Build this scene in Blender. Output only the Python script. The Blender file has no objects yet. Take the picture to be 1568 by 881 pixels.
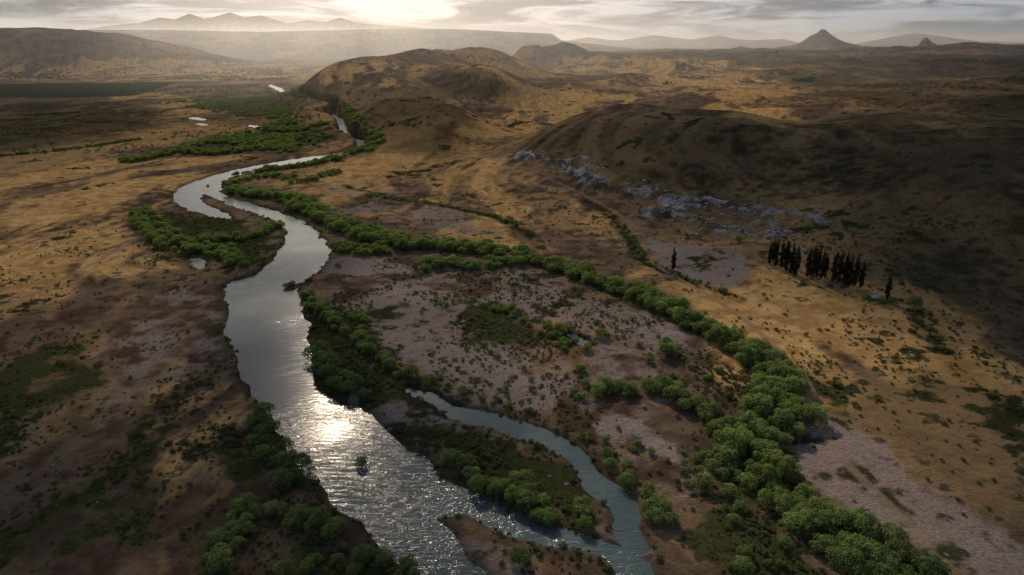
import bpy, math, numpy as np, random, time
from mathutils import Vector
T0=time.time()
random.seed(3); rng=np.random.default_rng(7)
sc=bpy.context.scene
CH=100.0; PITCH=math.radians(19.5); F=1046.0
SUN_AZ=math.radians(-17); SUN_EL=math.radians(32)
# ---------------------------------------------------------------- noise
TAB=np.random.default_rng(11).random((256,256)).astype(np.float32)
def vnoise(x,y):
    xi=np.floor(x); yi=np.floor(y); fx=(x-xi).astype(np.float32); fy=(y-yi).astype(np.float32)
    xi=xi.astype(np.int64)&255; yi=yi.astype(np.int64)&255; x1=(xi+1)&255; y1=(yi+1)&255
    fx=fx*fx*(3-2*fx); fy=fy*fy*(3-2*fy)
    a=TAB[yi,xi]; b=TAB[yi,x1]; c=TAB[y1,xi]; d=TAB[y1,x1]
    return a+(b-a)*fx+(c-a)*fy+(a-b-c+d)*fx*fy
def fbm(x,y,s,oc=4,off=0.0,ridge=False,g=.5):
    x=np.asarray(x)/s+off*17.3; y=np.asarray(y)/s+off*31.7; t=0; a=.5; tot=0
    for i in range(oc):
        n=vnoise(x,y)
        if ridge: n=1-np.abs(2*n-1)
        t=t+a*n; tot+=a; a*=g
        x,y=(x*1.6-y*1.2)+3.1,(x*1.2+y*1.6)+7.7
    return t/tot
def sstep(a,b,x):
    t=np.clip((x-a)/(b-a),0,1); return t*t*(3-2*t)
# ---------------------------------------------------------------- survey helpers (sight lines intersected with the terrain)
def sight(u,v):
    u=np.asarray(u,float); v=np.asarray(v,float)
    dx=u-784; dy=F*math.cos(PITCH)+(440.5-v)*math.sin(PITCH); dz=-F*math.sin(PITCH)+(440.5-v)*math.cos(PITCH)
    h=np.hypot(dx,dy); return dx/h,dy/h,dz/h
RIDGES=[ # r0,width,noise scale,[(u,v)...]
 (4300,1300,260,[(-500,40),(0,43),(110,45),(180,52),(250,66),(330,84),(400,100),(440,120)]),
 (7500,1600,420,[(-500,60),(60,60),(110,46),(250,46),(400,49),(480,47),(620,44),(700,45),(780,49),(845,52),(860,62),(960,74),(1000,90)]),
 (19000,3000,900,[(-500,60),(0,52),(120,46),(180,38),(215,35),(245,27),(268,30),(290,21),(312,29),(325,27),(352,19),(375,27),(400,24),(440,36),(470,31),(500,34),(520,27),(545,35),(580,38),(640,42),(700,50),(760,62),(820,90)]),
 (12500,2000,600,[(820,80),(860,64),(900,57),(930,61),(950,62),(1000,54),(1030,58),(1060,61),(1100,54),(1125,60),(1150,62),(1200,60),(1230,68),(1300,70),(1340,62),(1400,51),(1440,56),(1500,64),(1568,66),(2000,60)]),
 (6000,800,200,[(1130,90),(1180,79),(1208,74),(1225,68),(1240,57),(1250,53),(1258,46),(1264,47),(1272,54),(1285,62),(1298,68),(1320,74),(1360,79),(1400,90)]),
 (4600,250,120,[(1398,90),(1407,72),(1412,64),(1418,60),(1424,67),(1434,74),(1440,90)]),
 (5200,400,150,[(1100,90),(1120,79),(1135,73),(1150,80),(1170,90)]),
 (3000,420,160,[(770,100),(800,74),(818,70),(830,72),(862,63),(880,68),(905,80),(940,86),(980,92),(1010,110)]),
]
RP=[]
for r0,w,ns,pts in RIDGES:
    u=[p[0] for p in pts]; v=[p[1] for p in pts]
    dx,dy,dz=sight(u,v); az=np.arctan2(dx,dy); RP.append((r0,w,ns,az,np.maximum(CH+r0*dz,0)))
HILLS=[ # u, v crest, r, across, depth
 (520,112,1400,60,200),(570,97,1500,80,240),(650,84,1650,120,330),(730,79,1950,130,380),(745,104,1350,70,170),
 (590,152,900,48,110),(670,163,820,45,90),(800,135,1350,90,260),(880,118,1600,130,260),
 (1020,174,640,85,100),(1150,195,590,60,90),(890,206,600,60,75),(960,188,640,60,90),
 (1420,190,690,110,120),(1560,200,560,90,120),(1300,205,600,50,80),(1640,150,900,150,200),
 (1150,140,1150,130,120),(1330,152,1000,130,130),(1250,108,1900,260,230),(1480,97,2200,320,300),
 (1050,108,2200,240,260),(950,98,2500,220,300),(1180,92,3000,300,300),(1400,82,3500,500,400),(1550,72,4200,700,500),
 (1750,120,1500,400,300)]
HP=[]
for u,v,r,wx,wy in HILLS:
    dx,dy,dz=sight(u,v); HP.append((float(dx)*r,float(dy)*r,float(max(CH+r*dz,4)),wx,wy,float(dx),float(dy)))
def Hmac(X,Y):
    R=np.hypot(X,Y)+1e-6; AZ=np.arctan2(X,Y)
    wx=(fbm(X,Y,140,2,1)-.5)*60; wy=(fbm(X,Y,140,2,2)-.5)*60
    k=sstep(300,700,R)
    Xw=X+wx*k; Yw=Y+wy*k
    S=np.zeros_like(R)
    for cx,cy,h,sx,sy,ax,ay in HP:
        dx=Xw-cx; dy=Yw-cy; l=dx*ay-dy*ax; d=dx*ax+dy*ay
        g=np.exp(-.5*((l/sx)**2+(d/sy)**2)); g=np.maximum(g-.05,0)/.95
        S+=(h*g)**3
    for r0,w,ns,az,hh in RP:
        p=np.interp(AZ,az,hh,left=hh[0] if hh[0]>0 and az[0]<-.6 else 0,right=hh[-1] if az[-1]>.6 else 0)
        q=1-np.abs(R-r0)/w
        rn=fbm(X,Y,ns,4,5,True)-.5
        q=np.clip(q+rn*.5*(1-np.clip(q,0,1)),0,1); q=q*q*(3-2*q)
        S+=(p*q)**3
    pl=66*sstep(.03,.22,AZ)*sstep(1300,4200,R)*(.75+.5*fbm(X,Y,500,3,8))
    S+=np.maximum(pl,0)**3
    roll=(16+34*sstep(900,2500,R))*fbm(X,Y,360,3,9,True)**2*sstep(.02,.12,AZ)*sstep(750,1300,R)*(1-sstep(5000,6500,R))*1.3
    S+=roll**3
    h=np.cbrt(S)
    gul=(fbm(X,Y,85,3,4,True,.42)-.55)
    gul2=(fbm(X,Y,260,2,14,True,.4)-.55)*sstep(700,1200,R)
    h=h+gul*np.minimum(h,60)*.17*(1-sstep(3500,6000,R))+gul2*np.minimum(h,80)*.25*(1-sstep(5000,8000,R))
    return np.maximum(h,0)
_s=np.geomspace(70,24000,1400)
def ground(P):
    P=np.array(P,float); dx,dy,dz=sight(P[:,0],P[:,1])
    X=dx[:,None]*_s; Y=dy[:,None]*_s; Z=CH+dz[:,None]*_s
    below=Z<=Hmac(X,Y); below[:,-1]=True
    i=below.argmax(1)
    s=_s[i]
    flat=np.where(dz<-1e-4,CH/np.maximum(-dz,1e-4),1e9)
    s=np.where(Hmac(dx*s,dy*s)<.2,np.minimum(flat,24000),s)
    return np.stack([dx*s,dy*s],1)
def chaikin(P,closed=True,it=1):
    P=np.array(P,float)
    for _ in range(it):
        Q=np.roll(P,-1,0) if closed else P[1:]
        A=P if closed else P[:-1]
        N=np.empty((len(A)*2,P.shape[1])); N[0::2]=.75*A+.25*Q; N[1::2]=.25*A+.75*Q
        if not closed: N=np.vstack([P[:1],N,P[-1:]])
        P=N
    return P
def seg_d2(X,Y,a,b):
    vx,vy=b[0]-a[0],b[1]-a[1]; L=vx*vx+vy*vy+1e-9
    t=np.clip(((X-a[0])*vx+(Y-a[1])*vy)/L,0,1)
    return (X-a[0]-t*vx)**2+(Y-a[1]-t*vy)**2
def psdf(W,X,Y,m=12.0):
    out=np.full(X.shape,m,np.float32)
    sel=(X>W[:,0].min()-m)&(X<W[:,0].max()+m)&(Y>W[:,1].min()-m)&(Y<W[:,1].max()+m)
    x=X[sel].astype(np.float32); y=Y[sel].astype(np.float32)
    if x.size==0: return out
    d=np.full(x.shape,m*m,np.float32); ins=np.zeros(x.shape,bool); n=len(W)
    for i in range(n):
        a=W[i]; b=W[(i+1)%n]
        d=np.minimum(d,seg_d2(x,y,a,b))
        c=((a[1]>y)!=(b[1]>y))
        if a[1]!=b[1]: ins^=c&(x<(b[0]-a[0])*(y-a[1])/(b[1]-a[1])+a[0])
    d=np.sqrt(d); out[sel]=np.where(ins,-d,d); return out
def ldist(W,X,Y,m):
    out=np.full(X.shape,m,np.float32)
    sel=(X>W[:,0].min()-m)&(X<W[:,0].max()+m)&(Y>W[:,1].min()-m)&(Y<W[:,1].max()+m)
    x=X[sel].astype(np.float32); y=Y[sel].astype(np.float32)
    if x.size==0: return out
    d=np.full(x.shape,m*m,np.float32)
    for i in range(len(W)-1): d=np.minimum(d,seg_d2(x,y,W[i],W[i+1]))
    out[sel]=np.sqrt(d); return out
def G(P,closed=True,it=1): return ground(chaikin(P,closed,it))
# ---------------------------------------------------------------- plan of the valley
RIVER=[G(p) for p in [
 [(410,131),(428,141),(470,147),(512,156),(500,164),(478,168),(508,174),(520,184),(512,194),(540,205),(548,214),(538,225),(500,236),(450,244),(400,252),(340,264),(290,280),(264,296),(275,314),(305,327),(345,335),(362,333),
  (322,318),(303,305),(312,296),(332,303),(360,318),(400,328),(436,341),(442,358),(432,385),(410,405),(385,425),(346,434),(350,462),(350,492),(360,530),(375,570),(392,605),(405,635),(430,665),(446,700),(480,722),(492,745),(520,778),(560,802),(600,838),(640,866),(665,895),(700,960),(790,960),
  (745,881),(715,850),(680,815),(660,797),(672,787),(700,781),(735,790),(770,814),(810,826),(860,834),(905,844),(940,864),(960,890),(990,960),(1040,960),(1000,881),(985,864),(935,834),(880,818),(830,806),(790,790),
  (740,766),(690,736),(640,702),(600,668),(575,640),(555,627),(520,617),(490,602),(478,577),(470,545),(465,522),(475,505),(460,480),(453,455),(448,436),(470,424),(500,402),(505,382),(490,358),(455,335),(410,320),(375,309),(345,301),(332,290),(342,275),(370,267),(420,258),(480,248),(530,238),(562,218),(568,207),(552,197),(532,190),(530,178),(524,168),(512,164),(522,158),(516,152),(474,143),(436,137),(414,129)],
 [(616,592),(650,600),(690,616),(730,630),(790,643),(850,664),(892,690),(916,718),(948,748),(975,780),(972,815),(985,850),(960,850),(945,815),(940,785),(902,750),(888,715),(868,695),(820,674),(770,659),(720,645),(680,631),(640,610)],
 [(866,511),(885,512),(902,524),(900,533),(880,526)],
 [(286,391),(298,393),(312,404),(313,413),(300,408)],
 [(284,180),(300,179),(318,183),(305,185)],[(300,188),(318,190),(316,192),(302,191)],
 [(380,190),(410,196),(412,199),(384,194)],
]]
ISLETS=[G([(312,284),(318,281),(324,284),(318,290)]),
        G([(430,444),(436,437),(470,428),(462,440),(440,448)])]
GOLD=[G(p) for p in [
 [(-200,300),(100,250),(200,240),(330,240),(400,238),(330,258),(250,290),(235,320),(205,345),(200,380),(250,420),(120,430),(60,470),(0,520),(-200,600)],
 [(470,270),(560,235),(650,235),(760,250),(850,290),(930,330),(990,370),(1000,400),(1100,430),(1250,500),(1300,600),(1240,620),(1190,560),(1100,500),(1000,440),(880,400),(760,375),(640,360),(540,330),(480,300)],
 [(690,215),(760,170),(900,120),(1050,110),(1200,120),(1220,150),(1100,150),(1000,145),(880,180),(760,215)],
 [(1060,150),(1160,150),(1230,190),(1160,190)],[(1400,180),(1568,205),(1568,225),(1420,195)],
 [(300,540),(350,560),(380,620),(350,740),(280,760),(230,700),(260,600)],
 [(1020,600),(1100,560),(1150,600),(1130,650),(1060,610)],[(860,460),(900,470),(910,500),(880,510)],
 [(0,105),(420,90),(480,110),(400,125),(200,125),(0,125)],[(200,135),(300,150),(380,175),(300,190),(150,170)],
 [(1180,400),(1350,440),(1568,520),(1568,600),(1300,540),(1150,450)],[(560,130),(640,100),(700,95),(800,120),(740,140),(650,130),(600,140)],
 [(430,130),(480,105),(560,90),(620,100),(520,130)],[(760,100),(900,85),(1100,95),(1300,110),(1180,118),(900,110)],
 ]]
GRAV=[G(p) for p in [
 [(540,445),(600,430),(680,440),(690,460),(650,480),(645,510),(700,530),(760,540),(840,550),(885,580),(870,612),(800,622),(740,610),(660,580),(600,545),(570,510),(545,480)],
 [(740,440),(800,450),(850,470),(860,490),(800,480),(750,465)],
 [(990,365),(1080,380),(1170,400),(1160,430),(1100,440),(1030,420),(1000,400)],
 [(1212,628),(1290,660),(1400,720),(1568,810),(1650,900),(1450,865),(1350,790),(1250,740),(1205,690)],
 [(950,475),(1010,490),(1060,530),(1040,560),(980,520),(940,500)],
 [(560,625),(620,610),(680,640),(760,665),(700,680),(620,680)],
 [(900,640),(1000,640),(1090,680),(1110,740),(1020,720),(960,690)],
 [(680,790),(740,800),(800,850),(860,900),(760,900),(720,850)],
 [(480,410),(540,395),(620,400),(640,420),(560,430),(490,425)],
 [(900,800),(940,790),(1010,830),(1060,881),(960,870)],
 ]]
GRAV2=[G(p) for p in [
 [(350,440),(300,430),(200,470),(150,520),(120,620),(90,720),(130,740),(200,640),(260,590),(330,540),(365,560),(352,490)],
 [(480,290),(560,270),(640,300),(760,340),(790,370),(640,350),(520,320)],
 [(0,560),(60,570),(90,620),(40,700),(0,720)],
 [(470,420),(560,392),(640,395),(760,410),(900,440),(1000,480),(1090,540),(1120,620),(1130,720),(1080,780),(980,750),(900,690),(800,640),(640,590),(560,520),(480,460)],
 ]]
GREEN=[G(p) for p in [
 [(40,520),(140,500),(170,540),(110,600),(60,640),(20,700),(-50,740),(-50,650)],
 [(0,780),(120,730),(230,640),(290,560),(300,600),(220,760),(150,900),(-100,900)],
 [(320,640),(390,640),(430,700),(500,760),(600,850),(640,960),(200,960),(230,800),(300,760)],
 [(250,240),(350,215),(430,190),(490,195),(520,210),(470,225),(350,236)],
 [(300,155),(400,148),(460,165),(400,178)],
 [(0,132),(275,125),(200,149),(0,153)],
 [(690,480),(740,460),(800,480),(880,500),(905,550),(850,545),(760,530),(700,505)],
 [(600,670),(700,660),(860,700),(890,760),(900,840),(800,830),(700,740)],
 [(215,320),(270,330),(350,335),(430,350),(420,385),(380,415),(300,395),(230,365)],
 [(460,440),(540,480),(620,560),(640,610),(560,620),(490,590),(480,540)],
 [(1100,600),(1160,570),(1200,620),(1190,700),(1300,830),(1400,960),(1140,960),(1110,800),(1130,700)],
 [(1220,530),(1290,560),(1300,640),(1260,660),(1230,600)],
 ]]
# dark olive hill cover; on the right-hand slopes it also paints in shade
HEATH_SHADE=[G(p) for p in [
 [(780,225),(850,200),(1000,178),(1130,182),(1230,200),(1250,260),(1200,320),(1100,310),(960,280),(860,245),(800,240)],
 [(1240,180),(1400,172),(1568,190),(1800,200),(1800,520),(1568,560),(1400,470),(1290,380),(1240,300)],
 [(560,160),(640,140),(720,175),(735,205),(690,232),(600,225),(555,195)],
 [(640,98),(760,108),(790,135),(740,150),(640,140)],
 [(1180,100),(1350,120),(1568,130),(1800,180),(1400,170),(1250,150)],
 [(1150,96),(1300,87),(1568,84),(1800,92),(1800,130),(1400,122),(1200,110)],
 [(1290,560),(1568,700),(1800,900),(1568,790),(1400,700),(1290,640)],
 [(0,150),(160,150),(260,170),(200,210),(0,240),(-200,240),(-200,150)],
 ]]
FIELD=G([(-300,134),(60,128),(272,126),(205,147),(-300,154)],True,0)
ROCK=[G([(790,240),(870,255),(920,272),(960,290),(1050,312),(1130,322),(1225,345)],False),G([(1000,318),(1060,338),(1110,352),(1165,366),(1200,356)],False)]
DITCH=[G(p,False) for p in [
 [(530,285),(590,300),(660,312),(740,325),(800,350),(830,380)],
 [(900,310),(955,345),(975,375),(985,400),(1050,428),(1130,458)],
 [(-50,243),(90,232),(210,214)],[(-50,185),(60,172),(130,172)],[(1400,480),(1450,560),(1568,640)]]]
TRACK=[G(p,False) for p in [[(1000,403),(1060,440),(1130,480),(1200,540),(1250,600),(1262,680),(1330,740),(1420,830)],[(700,236),(800,255),(900,300),(980,350)],
 [(560,700),(540,640),(545,600)],[(0,470),(120,420),(230,350)],[(930,130),(1000,118),(1120,112),(1230,120)]]]
def river_sdf(X,Y):
    wx=X+(fbm(X,Y,9,3,3)-.5)*5*np.clip(Y/300,.6,1.2); wy=Y+(fbm(X,Y,9,3,6)-.5)*5
    d=np.full(X.shape,12.0,np.float32)
    for W in RIVER: d=np.minimum(d,psdf(W,wx,wy))
    for W in ISLETS: d=np.maximum(d,-psdf(W,X,Y))
    return d
def masks(X,Y):
    wx=X+(fbm(X,Y,28,4,13)-.5)*34; wy=Y+(fbm(X,Y,28,4,16)-.5)*34
    def reg(L,soft,m=16,k=1.0):
        o=np.zeros(X.shape,np.float32); x=X+(wx-X)*k; y=Y+(wy-Y)*k
        for W in L: o=np.maximum(o,1-sstep(-soft,soft,psdf(W,x,y,m)))
        return o
    gold=reg(GOLD,14); grav=np.maximum(reg(GRAV,8,16,.8),.55*reg(GRAV2,12)); green=reg(GREEN,8)
    rock=np.zeros(X.shape,np.float32)
    for W in ROCK: rock=np.maximum(rock,1-sstep(2,14,ldist(W,wx,wy,18)))
    rock*=sstep(.30,.50,fbm(X,Y,20,4,51))
    dit=np.zeros(X.shape,np.float32)
    for W in DITCH: dit=np.maximum(dit,1-sstep(1.0,5,ldist(W,X+(wx-X)*.3,Y+(wy-Y)*.3,6)))
    trk=np.zeros(X.shape,np.float32)
    for W in TRACK: trk=np.maximum(trk,1-sstep(.8,1.8,ldist(W,X+(wx-X)*.1,Y+(wy-Y)*.1,6)))
    fld=1-sstep(-3,3,psdf(FIELD,X,Y,14))
    return gold,grav,green,rock,dit,trk,fld
def micro(X,Y,R,rock):
    near=1-sstep(500,1500,R)
    z=(fbm(X,Y,30,4,20)-.5)*2.2*near+(fbm(X,Y,3.2,3,21)-.5)*.5*near
    z=np.maximum(z,-.25)
    return z+rock*(fbm(X,Y,9,5,22,True)**2)*5.0
def Hfull(X,Y,rs=None,rock=None):
    R=np.hypot(X,Y)
    if rs is None: rs=river_sdf(X,Y)
    if rock is None: rock=masks(X,Y)[3]
    k=sstep(-.6,2.2,rs)
    z=Hmac(X,Y)+micro(X,Y,R,rock)+.12
    return z*k+(1-k)*(-.9)
# ---------------------------------------------------------------- node helpers
def newmat(n):
    m=bpy.data.materials.new(n); m.use_nodes=True; m.node_tree.nodes.clear(); return m,m.node_tree
class NT:
    def __init__(s,nt): s.nt=nt; s.N=nt.nodes; s.L=nt.links
    def n(s,t,**k):
        x=s.N.new(t)
        for a,b in k.items(): setattr(x,a,b)
        return x
    def put(s,sock,v):
        if isinstance(v,bpy.types.NodeSocket): s.L.new(v,sock)
        else: sock.default_value=v
    def math(s,op,a,b=0.0,c=None,clamp=False):
        x=s.n('ShaderNodeMath',operation=op,use_clamp=clamp); s.put(x.inputs[0],a); s.put(x.inputs[1],b)
        if c is not None: s.put(x.inputs[2],c)
        return x.outputs[0]
    def mix(s,f,a,b,bt='MIX'):
        x=s.n('ShaderNodeMix',data_type='RGBA',blend_type=bt); s.put(x.inputs[0],f)
        for i,v in ((6,a),(7,b)): s.put(x.inputs[i],v if not isinstance(v,tuple) else (v+(1,))[:4])
        return x.outputs[2]
    def noise(s,vec,scale,det=4,rough=.55,dist=0):
        x=s.n('ShaderNodeTexNoise'); s.L.new(vec,x.inputs['Vector']); x.inputs['Scale'].default_value=scale; x.inputs['Detail'].default_value=det
        x.inputs['Roughness'].default_value=rough; x.inputs['Distortion'].default_value=dist; return x.outputs['Fac']
    def ramp(s,v,a,b,lo=0.0,hi=1.0):
        x=s.n('ShaderNodeMapRange',interpolation_type='SMOOTHSTEP'); s.put(x.inputs[0],v)
        for i,q in ((1,a),(2,b),(3,lo),(4,hi)): x.inputs[i].default_value=q
        return x.outputs[0]
    def sub5(s,v,k): return s.math('MULTIPLY',s.math('SUBTRACT',v,.5),k)
    def mapping(s,vec,rot=(0,0,0),scale=(1,1,1)):
        x=s.n('ShaderNodeMapping'); s.L.new(vec,x.inputs[0]); x.inputs['Rotation'].default_value=rot; x.inputs['Scale'].default_value=scale; return x.outputs[0]
def grid_mesh(name,V,nr,nc,attrs={}):
    me=bpy.data.meshes.new(name); me.vertices.add(len(V)); me.vertices.foreach_set('co',V.astype(np.float32).ravel())
    i=np.arange(nr-1)[:,None]*nc+np.arange(nc-1)[None,:]
    q=np.stack([i,i+1,i+nc+1,i+nc],-1).reshape(-1,4).astype(np.int32); nf=len(q)
    me.loops.add(nf*4); me.loops.foreach_set('vertex_index',q.ravel())
    me.polygons.add(nf); me.polygons.foreach_set('loop_start',np.arange(nf,dtype=np.int32)*4)
    me.update(calc_edges=True); me.polygons.foreach_set('use_smooth',np.ones(nf,bool))
    for k,a in attrs.items():
        at=me.attributes.new(k,'FLOAT_COLOR','POINT'); at.data.foreach_set('color',a.astype(np.float32).ravel())
    o=bpy.data.objects.new(name,me); sc.collection.objects.link(o); return o
# ---------------------------------------------------------------- terrain
rs_=[]; r=20.0
while r<27000:
    rs_.append(r); r+= 3.0 if r<92 else min((r*r+CH*CH)/CH*.0010,.0095*r)
Rr=np.array(rs_)
az=np.concatenate([np.linspace(-2.2,-.80,80,endpoint=False),np.linspace(-.80,.80,1150),np.linspace(.80,2.2,81)[1:]])
RR,AA=np.meshgrid(Rr,az,indexing='ij'); X=(RR*np.sin(AA)).ravel(); Y=(RR*np.cos(AA)).ravel(); R=RR.ravel()
rs=river_sdf(X,Y); gold,grav,green,rock,dit,trk,fld=masks(X,Y)
Z=Hfull(X,Y,rs,rock)
bank=1-sstep(0,6,rs)
q1=(fbm(X,Y,170,3,80)-.5)*150; q2=(fbm(X,Y,60,3,81)-.5)*34
sx_=X+q1+q2; sy_=Y+(fbm(X,Y,120,2,82)-.5)*120
swirl=.5*fbm(sx_,sy_*.16,17,5,83,g=.6)+.5*fbm(sx_*1.0,sy_*.35,60,4,84)
nBv=fbm(X,Y,38,7,85,g=.6); nAv=fbm(X,Y,160,5,86); nCv=fbm(X,Y,5.5,4,87,g=.6)
hw_=X+(fbm(X,Y,60,4,90)-.5)*90; hv_=Y+(fbm(X,Y,60,4,91)-.5)*90
heath_shade=np.zeros_like(R)
for W in HEATH_SHADE: heath_shade=np.maximum(heath_shade,1-sstep(-26,26,psdf(W,hw_,hv_,27)))
A1=np.stack([gold,grav,green,rock],1); A2=np.stack([dit,trk,fld,bank],1); A3=np.stack([swirl,nBv,nAv,nCv],1); A4=np.stack([heath_shade]*4,1)
terrain=grid_mesh('terrain',np.stack([X,Y,Z],1),len(Rr),len(az),{'m1':A1,'m2':A2,'m3':A3,'m4':A4})
print('terrain',len(X),len(Rr),time.time()-T0)
m,nt=newmat('valley_ground'); t=NT(nt)
geo=t.n('ShaderNodeNewGeometry'); P=geo.outputs['Position']
def attr4(nm):
    a=t.n('ShaderNodeAttribute',attribute_name=nm); s=t.n('ShaderNodeSeparateColor'); t.L.new(a.outputs['Color'],s.inputs[0]); return s.outputs[0],s.outputs[1],s.outputs[2],a.outputs['Alpha']
g_,gr_,gn_,rk_=attr4('m1'); di_,tk_,fl_,bk_=attr4('m2'); st,nB,nA,nC0=attr4('m3'); he_=attr4('m4')[0]
nD=t.noise(P,1.3,4,.65); nC=t.math('ADD',t.math('MULTIPLY',nC0,.75),t.math('MULTIPLY',nD,.25))
soil=t.mix(t.ramp(nC,.30,.70),(.085,.056,.038),(.19,.132,.092))
soil=t.mix(t.ramp(nB,.42,.62,0,.85),soil,t.mix(t.ramp(nD,.3,.7),(.17,.118,.072),(.28,.20,.122)))
gcol=t.mix(t.ramp(nC,.28,.72),(.36,.215,.085),(.68,.44,.19))
gcol=t.mix(t.ramp(nD,.52,.76,0,.3),gcol,(.22,.14,.065))
ga=t.math('ADD',t.math('MULTIPLY',g_,.66),t.math('ADD',t.sub5(nB,2.2),t.math('ADD',t.sub5(st,7.0),t.sub5(nC,.5))))
gf=t.ramp(ga,.0,.92)
gf=t.math('MAXIMUM',t.math('MULTIPLY',gf,t.ramp(g_,.0,.35,.28,1)),t.ramp(t.math('ADD',nA,t.math('MULTIPLY',nC,.35)),.68,.86,0,.6))
col=t.mix(gf,soil,gcol)
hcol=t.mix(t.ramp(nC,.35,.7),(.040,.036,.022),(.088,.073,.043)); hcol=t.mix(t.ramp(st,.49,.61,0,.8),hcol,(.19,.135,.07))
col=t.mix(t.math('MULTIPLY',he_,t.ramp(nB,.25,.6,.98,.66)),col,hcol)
vc=t.mix(t.ramp(nD,.3,.7),(.20,.158,.142),(.40,.325,.295)); vc=t.mix(t.ramp(nB,.35,.65,0,.4),vc,(.19,.15,.133))
vf=t.ramp(t.math('ADD',t.math('MULTIPLY',gr_,1.1),t.math('ADD',t.sub5(nC,1.3),t.sub5(nB,1.4))),.32,.80,0,.95)
col=t.mix(vf,col,vc)
gc=t.mix(t.ramp(nD,.3,.7),(.030,.036,.015),(.085,.088,.036))
nf=t.ramp(t.math('ADD',t.math('MULTIPLY',gn_,.75),t.math('ADD',t.sub5(nB,2.2),t.sub5(nC,1.8))),.36,.68)
col=t.mix(nf,col,gc)
spk=t.ramp(t.math('ADD',nC,t.math('MULTIPLY',nB,.6)),.90,1.02,0,.7)
col=t.mix(spk,col,(.04,.038,.02))
rc=t.mix(t.ramp(nC,.38,.60),(.08,.072,.066),(.34,.325,.315))
col=t.mix(t.ramp(t.math('ADD',rk_,t.sub5(nC,2.4)),.5,.8),col,rc)
col=t.mix(t.math('MULTIPLY',di_,t.ramp(nC,.35,.55)),col,(.028,.032,.014))
col=t.mix(t.math('MULTIPLY',tk_,t.ramp(nC,.3,.55,.2,.7)),col,(.28,.22,.16))
col=t.mix(fl_,col,t.mix(nC,(.03,.042,.022),(.045,.06,.03)))
col=t.mix(t.math('MULTIPLY',bk_,.6),col,(.045,.038,.028))
bs=t.n('ShaderNodeBsdfDiffuse'); bs.inputs['Roughness'].default_value=.8
t.L.new(col,bs.inputs['Color'])
b=t.n('ShaderNodeBump'); b.inputs['Strength'].default_value=.7; b.inputs['Distance'].default_value=.6; t.L.new(nD,b.inputs['Height']); t.L.new(b.outputs[0],bs.inputs['Normal'])
o=t.n('ShaderNodeOutputMaterial'); t.L.new(bs.outputs[0],o.inputs[0]); terrain.data.materials.append(m)
# ---------------------------------------------------------------- river
wx=np.linspace(-700,500,3); wy=np.linspace(30,2100,3); WY,WX=np.meshgrid(wy,wx,indexing='ij')
river=grid_mesh('river',np.stack([WX.ravel(),WY.ravel(),np.full(9,-.38)],1),3,3)
m,nt=newmat('river_water'); t=NT(nt); P=t.n('ShaderNodeNewGeometry').outputs['Position']
w1=t.noise(t.mapping(P,(0,0,.45),(.30,1.0,1)),.75,4,.6,.9); w2=t.noise(P,.05,4,.55)
b=t.n('ShaderNodeBump'); b.inputs['Distance'].default_value=.5
sy=t.n('ShaderNodeSeparateXYZ'); t.L.new(P,sy.inputs[0])
t.L.new(t.math('MULTIPLY',t.ramp(sy.outputs[1],110,185,.95,.12),t.ramp(w2,.3,.7,.4,1.3)),b.inputs['Strength']); t.L.new(w1,b.inputs['Height'])
p=t.n('ShaderNodeBsdfPrincipled'); p.inputs['Roughness'].default_value=.14; p.inputs['IOR'].default_value=1.33
t.L.new(t.mix(t.ramp(w2,.35,.65),(.04,.066,.078),(.068,.10,.11)),p.inputs['Base Color'])
t.L.new(b.outputs[0],p.inputs['Normal']); o=t.n('ShaderNodeOutputMaterial'); t.L.new(p.outputs[0],o.inputs[0]); river.data.materials.append(m)
# ---------------------------------------------------------------- vegetation prototypes
def leafmat(name,c1,c2,c3,tr=.35):
    m,nt=newmat(name); t=NT(nt); a=t.n('ShaderNodeAttribute',attribute_name='tone'); oi=t.n('ShaderNodeObjectInfo')
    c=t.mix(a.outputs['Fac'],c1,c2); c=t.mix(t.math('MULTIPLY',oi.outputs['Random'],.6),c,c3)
    d=t.n('ShaderNodeBsdfDiffuse'); tl=t.n('ShaderNodeBsdfTranslucent'); mx=t.n('ShaderNodeMixShader'); mx.inputs[0].default_value=tr
    t.L.new(c,d.inputs[0]); t.L.new(t.mix(1.0,c,(1.0,1.0,.5),'MULTIPLY'),tl.inputs[0])
    t.L.new(d.outputs[0],mx.inputs[1]); t.L.new(tl.outputs[0],mx.inputs[2]); o=t.n('ShaderNodeOutputMaterial'); t.L.new(mx.outputs[0],o.inputs[0]); return m
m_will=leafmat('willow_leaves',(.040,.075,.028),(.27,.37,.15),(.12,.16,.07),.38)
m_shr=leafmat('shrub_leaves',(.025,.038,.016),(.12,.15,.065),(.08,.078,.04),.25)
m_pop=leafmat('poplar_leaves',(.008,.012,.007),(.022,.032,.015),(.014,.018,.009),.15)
m_bark,nt=newmat('bark'); t=NT(nt); P=t.n('ShaderNodeTexCoord').outputs['Object']; d=t.n('ShaderNodeBsdfDiffuse'); t.L.new(t.mix(t.noise(P,6),(.05,.037,.027),(.13,.10,.08)),d.inputs[0]); o=t.n('ShaderNodeOutputMaterial'); t.L.new(d.outputs[0],o.inputs[0])
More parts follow.
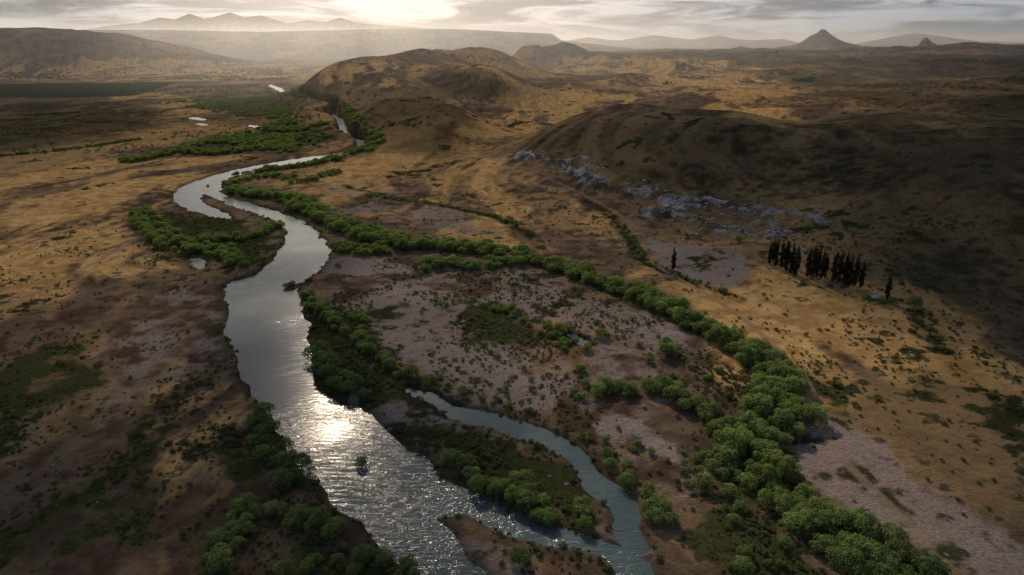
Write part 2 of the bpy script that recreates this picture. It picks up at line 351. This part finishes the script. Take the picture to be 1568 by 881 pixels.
def tube(vs,fs,a,b,ra,rb,n=6):
    a=np.array(a,float); b=np.array(b,float); d=b-a; d/=np.linalg.norm(d)+1e-9
    x=np.cross(d,[0.3,.9,.1]); x/=np.linalg.norm(x); y=np.cross(d,x); k=len(vs)
    for c,rr in ((a,ra),(b,rb)):
        for i in range(n):
            an=2*math.pi*i/n; vs.append(c+rr*(x*math.cos(an)+y*math.sin(an)))
    for i in range(n): fs.append((k+i,k+(i+1)%n,k+n+(i+1)%n,k+n+i))
def make_plant(name,lobes,nleaf,lsz,trunk,lmat,seed,in_r=.72):
    g=np.random.default_rng(seed); vs=[];fs=[]
    for a,b,ra,rb in trunk: tube(vs,fs,a,b,ra,rb)
    nw=len(fs); nv=len(vs); L=np.array(lobes)
    w=L[:,3]**2; ix=g.choice(len(L),nleaf,p=w/w.sum())
    d=g.normal(size=(nleaf,3)); d/=np.linalg.norm(d,axis=1)[:,None]; d[:,2]=np.where(d[:,2]<-.45,-d[:,2],d[:,2])
    rad=g.uniform(in_r,1.08,nleaf)+.10*np.sin(d[:,0]*7+ix)*np.cos(d[:,1]*6+ix*2)
    S=np.stack([L[ix,3],L[ix,3],L[ix,4]],1); C=L[ix,:3]+d*S*rad[:,None]
    keep=np.ones(nleaf,bool)
    for j,l in enumerate(L):
        q=(C-l[:3])/np.array([l[3],l[3],l[4]]); keep&=~((np.linalg.norm(q,axis=1)<.6)&(ix!=j))
    keep&=C[:,2]>.05
    C=C[keep];d=d[keep];ix=ix[keep];rad=rad[keep];n=len(C)
    nn=d+g.normal(size=(n,3))*.5; nn/=np.linalg.norm(nn,axis=1)[:,None]
    ax=np.cross(nn,g.normal(size=(n,3))); ax/=np.linalg.norm(ax,axis=1)[:,None]; ay=np.cross(nn,ax)
    sz=(lsz*g.uniform(.6,1.35,n))[:,None]
    Q=np.stack([C-ax*sz,C-ay*sz*.6,C+ax*sz,C+ay*sz*.6],1).reshape(-1,3)
    V=np.vstack([np.array(vs).reshape(-1,3),Q]) if nv else Q
    F_=fs+[(nv+4*i,nv+4*i+1,nv+4*i+2,nv+4*i+3) for i in range(n)]
    me=bpy.data.meshes.new(name); me.from_pydata(V.tolist(),[],F_); me.materials.append(m_bark); me.materials.append(lmat)
    mi=np.ones(len(F_),np.int32); mi[:nw]=0; me.polygons.foreach_set('material_index',mi)
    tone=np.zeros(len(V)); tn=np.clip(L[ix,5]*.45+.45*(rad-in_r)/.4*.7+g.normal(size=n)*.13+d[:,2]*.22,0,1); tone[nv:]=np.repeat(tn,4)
    at=me.attributes.new('tone','FLOAT','POINT'); at.data.foreach_set('value',tone.astype(np.float32)); me.update(); return me
def willow(seed,R=3.6,H=5.6,nl=4200):
    g=random.Random(seed); lobes=[(0,0,H*.5,R*.66,H*.36,.5)]; tr=[((0,0,-.3),(.1,.05,H*.3),.28,.2)]
    n=g.randint(9,13)
    for i in range(n):
        a=2.4*i+g.uniform(-.4,.4); q=math.sqrt((i+.6)/n)*R*.74; z=H*(.80-.45*(q/R)**1.5)+g.uniform(-.5,.4); lr=R*g.uniform(.26,.42)
        x,y=q*math.cos(a)*g.uniform(.85,1.15),q*math.sin(a)*g.uniform(.85,1.15)
        lobes.append((x,y,z,lr,lr*g.uniform(.7,.95),g.random()))
        if i%2: lobes.append((x*1.15,y*1.15,z-H*.33,lr*.95,lr,g.random()*.5)); tr.append(((.1,.05,H*.28),(x*.8,y*.8,z-.2),.14,.04))
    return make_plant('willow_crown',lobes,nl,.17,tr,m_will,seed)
def shrub(seed,R=1.0,nl=330):
    g=random.Random(seed); lobes=[(0,0,.5,.7,.5,.5)]+[(g.uniform(-.6,.6),g.uniform(-.6,.6),g.uniform(.3,.7),g.uniform(.3,.5),g.uniform(.3,.45),g.random()) for _ in range(4)]
    return make_plant('shrub_crown',lobes,nl,.13,[((0,0,-.1),(.2,.1,.5),.05,.02),((0,0,-.1),(-.2,.1,.5),.05,.02)],m_shr,seed,.4)
def poplar(seed,H=13,R=1.6,nl=3600):
    g=random.Random(seed); lobes=[]; tr=[((0,0,-.3),(0,0,H*.5),.25,.14),((0,0,H*.5),(.05,0,H*.93),.14,.03)]
    n=16
    for i in range(n):
        f=i/(n-1); z=H*(.08+.86*f); w=R*(.55+.45*math.sin(min(f*1.9+.35,1.57)))*(1-max(0,f-.45)**1.6*1.9); a=g.uniform(0,6.28)
        lobes.append((math.cos(a)*.3*w,math.sin(a)*.3*w,z,max(w*.8,.25),H*.075,g.random())); tr.append(((0,0,z-H*.1),(math.cos(a)*.5*w,math.sin(a)*.5*w,z),.05,.02))
    return make_plant('poplar_crown',lobes,nl,.18,tr,m_pop,seed,.5)
def rockmesh(seed):
    import bmesh
    bm=bmesh.new(); bmesh.ops.create_icosphere(bm,subdivisions=3,radius=1.0); g=np.random.default_rng(seed)
    pl=g.normal(size=(9,3)); pl/=np.linalg.norm(pl,axis=1)[:,None]
    for v in bm.verts:
        c=np.array(v.co)
        for q in pl:
            k=c@q-.68
            if k>0: c-=q*k*.9
        c*=1+.10*math.sin(c[0]*6+seed)*math.sin(c[1]*7); v.co=Vector(c*np.array([1,.8,.75]))
    me=bpy.data.meshes.new('boulder'); bm.to_mesh(me); bm.free(); me.materials.append(m_rock); return me
m_rock,nt=newmat('pale_rock'); t=NT(nt); P=t.n('ShaderNodeNewGeometry').outputs['Position']; d=t.n('ShaderNodeBsdfDiffuse'); t.L.new(t.mix(t.ramp(t.noise(P,.35,6),.35,.65),(.09,.081,.074),(.36,.345,.335)),d.inputs[0]); o=t.n('ShaderNodeOutputMaterial'); t.L.new(d.outputs[0],o.inputs[0])
def coll(name,meshes):
    c=bpy.data.collections.new(name)
    for i,me in enumerate(meshes): c.objects.link(bpy.data.objects.new(name+'_variant',me))
    return c
c_will=coll('willow_tree_proto',[willow(s) for s in (1,2,3,4,5,6)])
c_shr=coll('shrub_proto',[shrub(s) for s in (11,12,13,14)])
c_rock=coll('boulder_proto',[rockmesh(s) for s in (1,2,3,4)])
def scatter(name,pts,scl,c):
    n=len(pts); me=bpy.data.meshes.new(name); me.vertices.add(n); me.vertices.foreach_set('co',np.asarray(pts,np.float32).ravel())
    a=me.attributes.new('scl','FLOAT_VECTOR','POINT'); a.data.foreach_set('vector',np.asarray(scl,np.float32).ravel())
    ro=np.zeros((n,3),np.float32); ro[:,2]=rng.random(n)*6.28; a=me.attributes.new('rot','FLOAT_VECTOR','POINT'); a.data.foreach_set('vector',ro.ravel())
    ob=bpy.data.objects.new(name,me); sc.collection.objects.link(ob)
    g=bpy.data.node_groups.new(name+'_instances','GeometryNodeTree'); g.interface.new_socket('Geometry',in_out='INPUT',socket_type='NodeSocketGeometry'); g.interface.new_socket('Geometry',in_out='OUTPUT',socket_type='NodeSocketGeometry')
    N=g.nodes; I=N.new('NodeGroupInput'); O=N.new('NodeGroupOutput'); ip=N.new('GeometryNodeInstanceOnPoints'); ci=N.new('GeometryNodeCollectionInfo')
    ci.inputs['Collection'].default_value=c; ci.inputs['Separate Children'].default_value=True; ci.inputs['Reset Children'].default_value=True
    ip.inputs['Pick Instance'].default_value=True
    def na(s):
        x=N.new('GeometryNodeInputNamedAttribute'); x.data_type='FLOAT_VECTOR'; x.inputs['Name'].default_value=s; return x.outputs[0]
    g.links.new(I.outputs[0],ip.inputs['Points']); g.links.new(ci.outputs[0],ip.inputs['Instance']); g.links.new(na('scl'),ip.inputs['Scale']); g.links.new(na('rot'),ip.inputs['Rotation'])
    g.links.new(ip.outputs[0],O.inputs[0]); md=ob.modifiers.new('instances','NODES'); md.node_group=g; print(name,n); return ob
def along(px,hw,area,smin=.75,smax=1.25,it=1):
    W=ground(chaikin(px,False,it))
    seg=np.diff(W,axis=0); L=np.hypot(seg[:,0],seg[:,1]); tot=L.sum(); n=int(tot*2*hw/area)+1
    cum=np.concatenate([[0],np.cumsum(L)]); s=rng.random(n)*tot
    x=np.interp(s,cum,W[:,0]); y=np.interp(s,cum,W[:,1]); k=np.clip(np.searchsorted(cum,s)-1,0,len(seg)-1)
    nx=-seg[k,1]/L[k]; ny=seg[k,0]/L[k]; hwv=hw*(.35+1.3*fbm(x,y,22,2,70)); o=rng.uniform(-1,1,n)*hwv
    return np.stack([x+nx*o,y+ny*o,rng.uniform(smin,smax,n)],1)
def thin(T,k=.62):
    keep=[]; cell={}
    for i in rng.permutation(len(T)):
        x,y,s=T[i]; c=(int(x//6),int(y//6)); ok=True
        for a in (-1,0,1):
            for b in (-1,0,1):
                for j in cell.get((c[0]+a,c[1]+b),()):
                    if (T[j][0]-x)**2+(T[j][1]-y)**2<(k*3.6*(s+T[j][2]))**2*.5: ok=False
        if ok: keep.append(i); cell.setdefault(c,[]).append(i)
    return T[keep]
belts=[
 ([(352,296),(400,300),(450,312),(500,338),(560,366),(620,380),(700,384),(760,392),(820,404),(880,424),(940,444),(1000,468),(1050,494),(1110,530),(1160,560),(1192,590),(1200,620),(1180,655),(1150,672)],6,5,.6,1.3),
 ([(1130,660),(1150,700),(1180,740),(1215,790),(1270,835),(1340,870),(1400,920)],6.5,6,.5,1.15),
 ([(636,415),(680,405),(740,412),(800,405)],4,7,.6,1.05),
 ([(510,378),(560,392),(600,386)],4,8,.5,.9),
 ([(340,272),(390,264),(450,258),(520,244),(560,226)],5,7,.45,.95),
 ([(345,285),(380,275),(430,270),(460,285),(520,262)],5,12,.4,.8),
 ([(472,452),(480,478),(512,502),(548,520),(590,560),(625,582)],2.6,8,.35,.8),
 ([(482,540),(500,575),(530,598),(570,610)],4.2,7,.55,.95),
 ([(545,485),(560,530),(570,560)],2.5,14,.4,.6),
 ([(218,325),(230,345),(250,368),(285,385),(330,385),(372,408)],6,9,.5,1.0),
 ([(310,368),(360,372),(420,352),(430,342)],4,10,.4,.85),
 ([(434,442),(450,437),(475,430)],1.6,6,.3,.5),
 ([(395,640),(415,675),(440,705),(468,730)],3.5,8,.5,.9),
 ([(400,780),(375,815),(350,845),(320,875)],3.2,9,.5,.85),([(455,800),(500,820),(535,835)],2.5,12,.5,.9),([(430,875),(470,870),(610,868),(650,890)],3,14,.4,.7),
 ([(640,690),(690,715),(735,735),(800,775),(850,800)],2.2,8,.35,.8),
 ([(770,740),(800,760),(820,780)],4,8,.6,.95),
 ([(905,600),(950,605),(1010,600),(1060,625),(1100,640)],3.5,11,.5,.95),
 ([(885,560),(895,600),(870,620)],2,14,.4,.6),([(1000,520),(1025,545)],2,12,.6,.9),
 ([(930,700),(960,735),(1000,780),(1040,800)],2.8,12,.4,.75),([(880,770),(900,800),(910,830)],2,13,.4,.65),
 ([(1070,700),(1120,760),(1150,830),(1180,880)],5,22,.4,.75),
 ([(640,585),(700,600),(760,620),(850,640)],1.8,14,.25,.4),
 ([(760,475),(820,495),(870,520),(890,545)],5,10,.3,.5),([(640,480),(700,455),(750,470)],4,14,.25,.45),
 ([(830,505),(915,515),(935,520)],2,22,.4,.7),
 ([(700,520),(760,560),(850,600)],12,80,.2,.32),([(950,490),(1010,540),(1060,590)],9,40,.25,.5),([(900,650),(1000,690),(1080,740)],8,35,.22,.42),
]
T=np.vstack([along(*b) for b in belts])
singles=[(700,775,.62),(732,752,.8),(850,815,.85),(795,862,.72),(920,520,.7),(375,412,.85),(460,722,.95),(430,748,.9),(355,380,.6),(405,655,.9),(1020,548,.9),(1035,605,.8),(960,605,.75),(640,700,.5),(680,715,.55),(760,770,.9),(785,790,.95),(1080,645,.6),(1005,800,.8),(525,822,.8),(455,812,.75),
 (1348,466,.6),(1366,468,.7),(1325,462,.5),(1400,470,.8),(1130,372,.6),(1165,395,.6),(1150,545,.8)]
SG=ground([(u,v) for u,v,_ in singles]); T=np.vstack([np.column_stack([SG,[s for *_,s in singles]]),T])
T=thin(T,.54); d=river_sdf(T[:,0],T[:,1]); T=T[d>.6]
zz=Hfull(T[:,0],T[:,1]); S=T[:,2]
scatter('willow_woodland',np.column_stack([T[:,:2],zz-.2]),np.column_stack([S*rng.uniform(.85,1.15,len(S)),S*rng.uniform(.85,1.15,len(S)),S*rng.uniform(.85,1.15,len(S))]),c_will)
def inpoly(px,n,smin,smax,thr=None,sc_=60):
    W=ground(px); lo=W.min(0); hi=W.max(0); q=rng.uniform(lo,hi,(n,2)); k=psdf(W,q[:,0],q[:,1],5)<0
    if thr is not None: k&=fbm(q[:,0],q[:,1],sc_,4,30)>thr
    q=q[k]; return np.column_stack([q,rng.uniform(smin,smax,len(q))])
D=np.vstack([inpoly([(190,252),(260,238),(350,212),(430,185),(500,188),(545,205),(500,228),(400,238),(300,247)],4200,.4,.95,.53,40),
 inpoly([(240,160),(340,143),(410,138),(480,163),(500,185),(400,187),(330,172)],5200,.4,.95,.55,60),
 inpoly([(200,135),(380,128),(430,140),(300,155)],1600,.4,.8,.58,80),
 inpoly([(0,200),(200,190),(400,195),(200,240),(0,250)],900,.25,.5,.55,60),
 inpoly([(0,112),(180,112),(430,104),(440,124),(0,122)],2400,.6,1.4,.52,160),
 along([(-20,242),(90,232),(215,214)],4,9,.3,.6),along([(40,178),(125,173)],5,12,.4,.7),along([(190,250),(250,238),(340,212)],8,10,.5,1),
 along([(430,140),(520,152),(540,190),(575,215)],8,20,.4,.9),along([(545,200),(580,215),(560,235)],7,14,.4,.9),
 along([(560,300),(640,312),(700,320),(800,345)],3,12,.25,.5),along([(955,345),(980,395),(1050,430),(1120,455)],2.5,16,.2,.4),along([(780,195),(800,188)],3,6,.4,.8),along([(1215,125),(1245,122)],8,20,1,1.8)])
D=thin(D,.35); D=D[river_sdf(D[:,0],D[:,1])>1]; zz=Hfull(D[:,0],D[:,1])
scatter('distant_trees',np.column_stack([D[:,:2],zz-.1]),np.repeat(D[:,2:3],3,1),c_will)
# shrubs
n=190000; ang=rng.uniform(-.8,.8,n); rad=np.sqrt(rng.uniform(95**2,480**2,n)); x=rad*np.sin(ang); y=rad*np.cos(ang)
gd,gv,gn,rk,dt,tk,fl=masks(x,y); rv=river_sdf(x,y); nn=fbm(x,y,16,4,40); n2=fbm(x,y,60,3,41)
inner=1-sstep(-8,8,psdf(G([(450,430),(640,385),(900,430),(1100,520),(1200,620),(1150,700),(1350,881),(700,881),(560,640),(480,600)]),x,y,14))
dens=.035+.50*gn*sstep(.38,.55,nn)+.30*dt+inner*.6*sstep(.44,.62,nn)+.25*(1-sstep(1,4,rv))+.25*sstep(.5,.7,nn)*sstep(.4,.6,n2)
dens=dens*(1-.6*gv)
k=(rng.random(n)<dens*.6)&(rv>.3)&(tk<.3)&(Hmac(x,y)<20); x,y=x[k],y[k]
zz=Hfull(x,y); s=np.clip(rng.lognormal(-.65,.45,len(x)),.2,1.8)
scatter('riverside_shrubs',np.column_stack([x,y,zz-.05]),np.column_stack([s,s,s*.85]),c_shr)
# rocks
rk=[]
for W,hw,nn_ in ((ROCK[0],15,1100),(ROCK[1],11,450)):
    i=rng.integers(0,len(W)-1,nn_); f=rng.random(nn_)[:,None]; q=W[i]*(1-f)+W[i+1]*f+rng.normal(size=(nn_,2))*hw*.5; rk.append(q)
q=np.vstack(rk); q=q[fbm(q[:,0],q[:,1],20,4,51)>.40]; s=np.clip(rng.lognormal(-.65,.55,len(q)),.2,1.9)
scatter('rock_outcrop',np.column_stack([q,Hfull(q[:,0],q[:,1])-s*.3]),np.column_stack([s*1.2,s,s*.9]),c_rock)
# ---------------------------------------------------------------- poplars, lone trees
def tree_obj(name,me,u,v,s,sz=None):
    p=ground([(u,v)]); z=float(Hfull(p[:,0],p[:,1])[0]); o=bpy.data.objects.new(name,me); sc.collection.objects.link(o)
    o.location=(p[0,0],p[0,1],z-.1); o.scale=(s,s,sz or s); o.rotation_euler[2]=random.uniform(0,6.28); return o
pops=[poplar(s) for s in (31,32,33,34)]
for i,(u,v,s) in enumerate([(1178,408,.8),(1187,410,.95),(1195,412,.9),(1203,417,1.0),(1210,421,1.0),(1217,425,1.0),(1236,426,.95),(1243,427,1.05),(1250,429,1.0),(1257,430,.9),(1275,434,.95),(1283,436,1.0),(1291,438,1.0),(1299,440,.95),(1307,442,1.0),(1317,443,.85),(1356,464,.8),(1202,406,.8),(1262,428,.8),(1183,404,.8),(1030,416,.82)]):
    tree_obj('poplar_tree',pops[i%4],u,v,s*1.1,s*1.12)
tree_obj('willow_tree',willow(61),554,712,.5,.5).location.z=-.45
# ---------------------------------------------------------------- farmhouse
def mat_simple(n,c1,c2,sc_=3):
    m,nt=newmat(n); t=NT(nt); P=t.n('ShaderNodeTexCoord').outputs['Object']; p=t.n('ShaderNodeBsdfPrincipled'); p.inputs['Roughness'].default_value=.6
    t.L.new(t.mix(t.noise(P,sc_),c1,c2),p.inputs['Base Color']); o=t.n('ShaderNodeOutputMaterial'); t.L.new(p.outputs[0],o.inputs[0]); return m
def part(name,V,Fc,mat,par):
    me=bpy.data.meshes.new(name); me.from_pydata(V,[],Fc); me.materials.append(mat); o=bpy.data.objects.new(name,me); sc.collection.objects.link(o); o.parent=par; return o
def box(name,a,b,mat,par):
    (x0,y0,z0),(x1,y1,z1)=a,b; V=[(x0,y0,z0),(x1,y0,z0),(x1,y1,z0),(x0,y1,z0),(x0,y0,z1),(x1,y0,z1),(x1,y1,z1),(x0,y1,z1)]
    return part(name,V,[(0,3,2,1),(4,5,6,7),(0,1,5,4),(1,2,6,5),(2,3,7,6),(3,0,4,7)],mat,par)
hp=ground([(1338,459)]); hz=float(Hfull(hp[:,0],hp[:,1])[0])
house=bpy.data.objects.new('farmhouse',None); sc.collection.objects.link(house); house.location=(hp[0,0],hp[0,1],hz); house.rotation_euler[2]=.25; house.scale=(.55,.55,.55)
mw=mat_simple('timber_wall',(.10,.08,.06),(.16,.12,.09)); mr=mat_simple('blue_metal_roof',(.26,.38,.50),(.34,.48,.60)); mg=mat_simple('window_glass',(.02,.03,.04),(.03,.04,.05)); md_=mat_simple('door_timber',(.05,.03,.02),(.08,.05,.03))
part('walls',[(-3.5,-2.2,-.5),(3.5,-2.2,-.5),(3.5,2.2,-.5),(-3.5,2.2,-.5),(-3.5,-2.2,2.5),(3.5,-2.2,2.5),(3.5,2.2,2.5),(-3.5,2.2,2.5),(-3.5,0,3.7),(3.5,0,3.7)],[(0,1,5,4),(2,3,7,6),(1,2,6,9,5),(3,0,4,8,7)],mw,house)
part('roof',[(-3.9,-2.7,2.3),(3.9,-2.7,2.3),(3.9,0,3.85),(-3.9,0,3.85),(-3.9,2.7,2.3),(3.9,2.7,2.3)],[(0,1,2,3),(3,2,5,4)],mr,house)
box('door',(-.5,-2.26,0),(.5,-2.2,2.0),md_,house)
for i,xx in enumerate((-2.4,1.5)): box('window_%d'%(i+1),(xx,-2.26,.9),(xx+1,-2.2,1.9),mg,house)
box('chimney',(1.8,.3,3.0),(2.4,.9,4.5),mw,house)
# ---------------------------------------------------------------- added unseen overhead sheet, its gaps shaped to place light and shade below
sd=Vector((math.sin(SUN_AZ)*math.cos(SUN_EL),math.cos(SUN_AZ)*math.cos(SUN_EL),math.sin(SUN_EL)))
HC=1300.0; ox,oy=sd.x/sd.z*HC,sd.y/sd.z*HC
gx=np.arange(-2600,2600,14.0); gy=np.arange(-300,5200,14.0); GY,GX=np.meshgrid(gy,gx,indexing='ij'); gxx=GX.ravel(); gyy=GY.ravel()
BL=[(60,340,80,100,1),(180,300,80,60,1),(600,280,110,110,1),(760,300,100,90,1),(880,360,80,60,1),(740,440,70,40,1),(1000,520,60,45,1),(1190,600,32,40,1),(1160,700,28,32,1),(1250,800,26,24,.9),(810,765,20,18,1),(545,560,12,16,.9),(430,700,14,24,.6),(380,810,24,16,.8),(950,600,34,28,1),
 (300,380,40,40,.8),(300,230,120,200,.6),(480,200,120,260,.9),(450,110,500,900,.9),(760,150,150,350,1),(1000,130,260,500,1),(1150,172,60,60,1),(1150,115,300,500,.9),(1480,200,80,40,.7),(330,640,22,50,.8),(1080,440,60,50,.9),(1230,530,34,34,.7),(650,90,400,500,.95),(1350,130,120,120,.6),(690,520,42,45,1),(220,520,35,35,.6),(1110,330,50,30,.6),(980,230,50,40,.5)]
Lm=np.zeros(len(gxx))
for u,v,sx,sy,a in BL:
    c=ground([(u,v)])[0]; Lm=1-(1-Lm)*(1-a*np.exp(-.5*(((gxx-c[0])/sx)**2+((gyy-c[1])/sy)**2)))
far=sstep(2500,4500,gyy); ns=fbm(gxx,gyy,260,5,60)
Lm=Lm*(1-far)+far*sstep(.4,.6,ns); Lm=np.clip(Lm+(ns-.5)*.5,0,1)
for u,v,s,a in ((400,520,22,.97),(440,420,24,.9),(430,600,20,1),(470,640,18,1),(535,645,17,1),(500,690,15,1),(570,735,12,.92),(620,800,12,.8),(850,690,9,.7),(740,640,10,.8),(1400,300,150,.8),(100,800,40,.6)):
    c=ground([(u,v)])[0]; Lm*=1-a*np.exp(-.5*((gxx-c[0])**2+(gyy-c[1])**2)/s**2)
Lm=sstep(.12,.75,Lm)
dens=1-Lm
cz=HC+(fbm(gxx,gyy,400,3,61)-.5)*20
cl=grid_mesh('shade_sheet',np.stack([gxx+ox,gyy+oy,cz],1),len(gy),len(gx),{'dens':np.stack([dens]*4,1)})
m,nt=newmat('shade_sheet_mat'); t=NT(nt); a=t.n('ShaderNodeAttribute',attribute_name='dens')
f=t.math('MULTIPLY',a.outputs['Fac'],.94)
tr=t.n('ShaderNodeBsdfTransparent'); tl=t.n('ShaderNodeBsdfTranslucent'); tl.inputs[0].default_value=(.40,.42,.46,1); mx=t.n('ShaderNodeMixShader')
t.L.new(f,mx.inputs[0]); t.L.new(tr.outputs[0],mx.inputs[1]); t.L.new(tl.outputs[0],mx.inputs[2]); o=t.n('ShaderNodeOutputMaterial'); t.L.new(mx.outputs[0],o.inputs[0]); cl.data.materials.append(m)
# ---------------------------------------------------------------- valley haze
me=bpy.data.meshes.new('valley_haze'); x0,x1,y0,y1,z0,z1=-20000,20000,1000,27000,-60,330
me.from_pydata([(x0,y0,z0),(x1,y0,z0),(x1,y1,z0),(x0,y1,z0),(x0,y0,z1),(x1,y0,z1),(x1,y1,z1),(x0,y1,z1)],[],[(0,3,2,1),(4,5,6,7),(0,1,5,4),(1,2,6,5),(2,3,7,6),(3,0,4,7)])
hz_=bpy.data.objects.new('valley_haze',me); sc.collection.objects.link(hz_)
m,nt=newmat('haze'); t=NT(nt); vs_=t.n('ShaderNodeVolumeScatter'); vs_.inputs['Density'].default_value=1.1e-4; vs_.inputs['Anisotropy'].default_value=.68; vs_.inputs['Color'].default_value=(.92,.95,1,1)
o=t.n('ShaderNodeOutputMaterial'); t.L.new(vs_.outputs[0],o.inputs['Volume']); me.materials.append(m)
# ---------------------------------------------------------------- light, sky
su=bpy.data.lights.new('sun','SUN'); su.energy=5; su.angle=math.radians(.6); su.color=(1,.82,.61); so=bpy.data.objects.new('sun',su); sc.collection.objects.link(so)
so.rotation_euler=(-sd).to_track_quat('-Z','Y').to_euler(); so.location=(0,0,500)
w=bpy.data.worlds.new('World'); sc.world=w; w.use_nodes=True; w.node_tree.nodes.clear(); t=NT(w.node_tree)
sky=t.n('ShaderNodeTexSky',sky_type='NISHITA'); sky.sun_disc=False; sky.sun_elevation=SUN_EL; sky.sun_rotation=SUN_AZ%(2*math.pi)
tc=t.n('ShaderNodeTexCoord').outputs['Generated']; sx=t.n('ShaderNodeSeparateXYZ'); t.L.new(tc,sx.inputs[0])
nv=t.noise(t.mapping(tc,(0,0,.9),(3.2,3.2,26)),1.9,9,.62,.7)
dt=t.n('ShaderNodeVectorMath',operation='DOT_PRODUCT'); t.L.new(tc,dt.inputs[0]); dt.inputs[1].default_value=(math.sin(math.radians(-8)),math.cos(math.radians(-8)),.05)
glow=t.math('POWER',t.math('MAXIMUM',dt.outputs['Value'],0.0),14.0)
br=t.mix(glow,(.54,.57,.62),(1.15,1.02,.92)); dk=t.mix(glow,(.17,.19,.225),(.50,.43,.41))
cc=t.mix(t.ramp(nv,.40,.58),br,dk)
cc=t.mix(1.0,cc,t.ramp(sx.outputs[2],.06,.5,1,.30),'MULTIPLY')
b1=t.n('ShaderNodeBackground'); t.L.new(sky.outputs[0],b1.inputs[0]); b1.inputs[1].default_value=.12
b2=t.n('ShaderNodeBackground'); t.L.new(cc,b2.inputs[0]); b2.inputs[1].default_value=1.0
ad=t.n('ShaderNodeMixShader'); t.L.new(t.ramp(sx.outputs[2],.1,.7,.97,.5),ad.inputs[0]); t.L.new(b1.outputs[0],ad.inputs[1]); t.L.new(b2.outputs[0],ad.inputs[2]); o=t.n('ShaderNodeOutputWorld'); t.L.new(ad.outputs[0],o.inputs[0])
# ---------------------------------------------------------------- camera
cam=bpy.data.cameras.new('camera'); cam.sensor_width=36; cam.lens=36*F/1568; cam.clip_end=80000; cam.clip_start=1
co=bpy.data.objects.new('camera',cam); sc.collection.objects.link(co); co.location=(0,0,CH); co.rotation_euler=(math.pi/2-PITCH,0,0); sc.camera=co
sc.view_settings.view_transform='Standard'; sc.view_settings.look='None'; sc.view_settings.exposure=0
print('done',time.time()-T0)
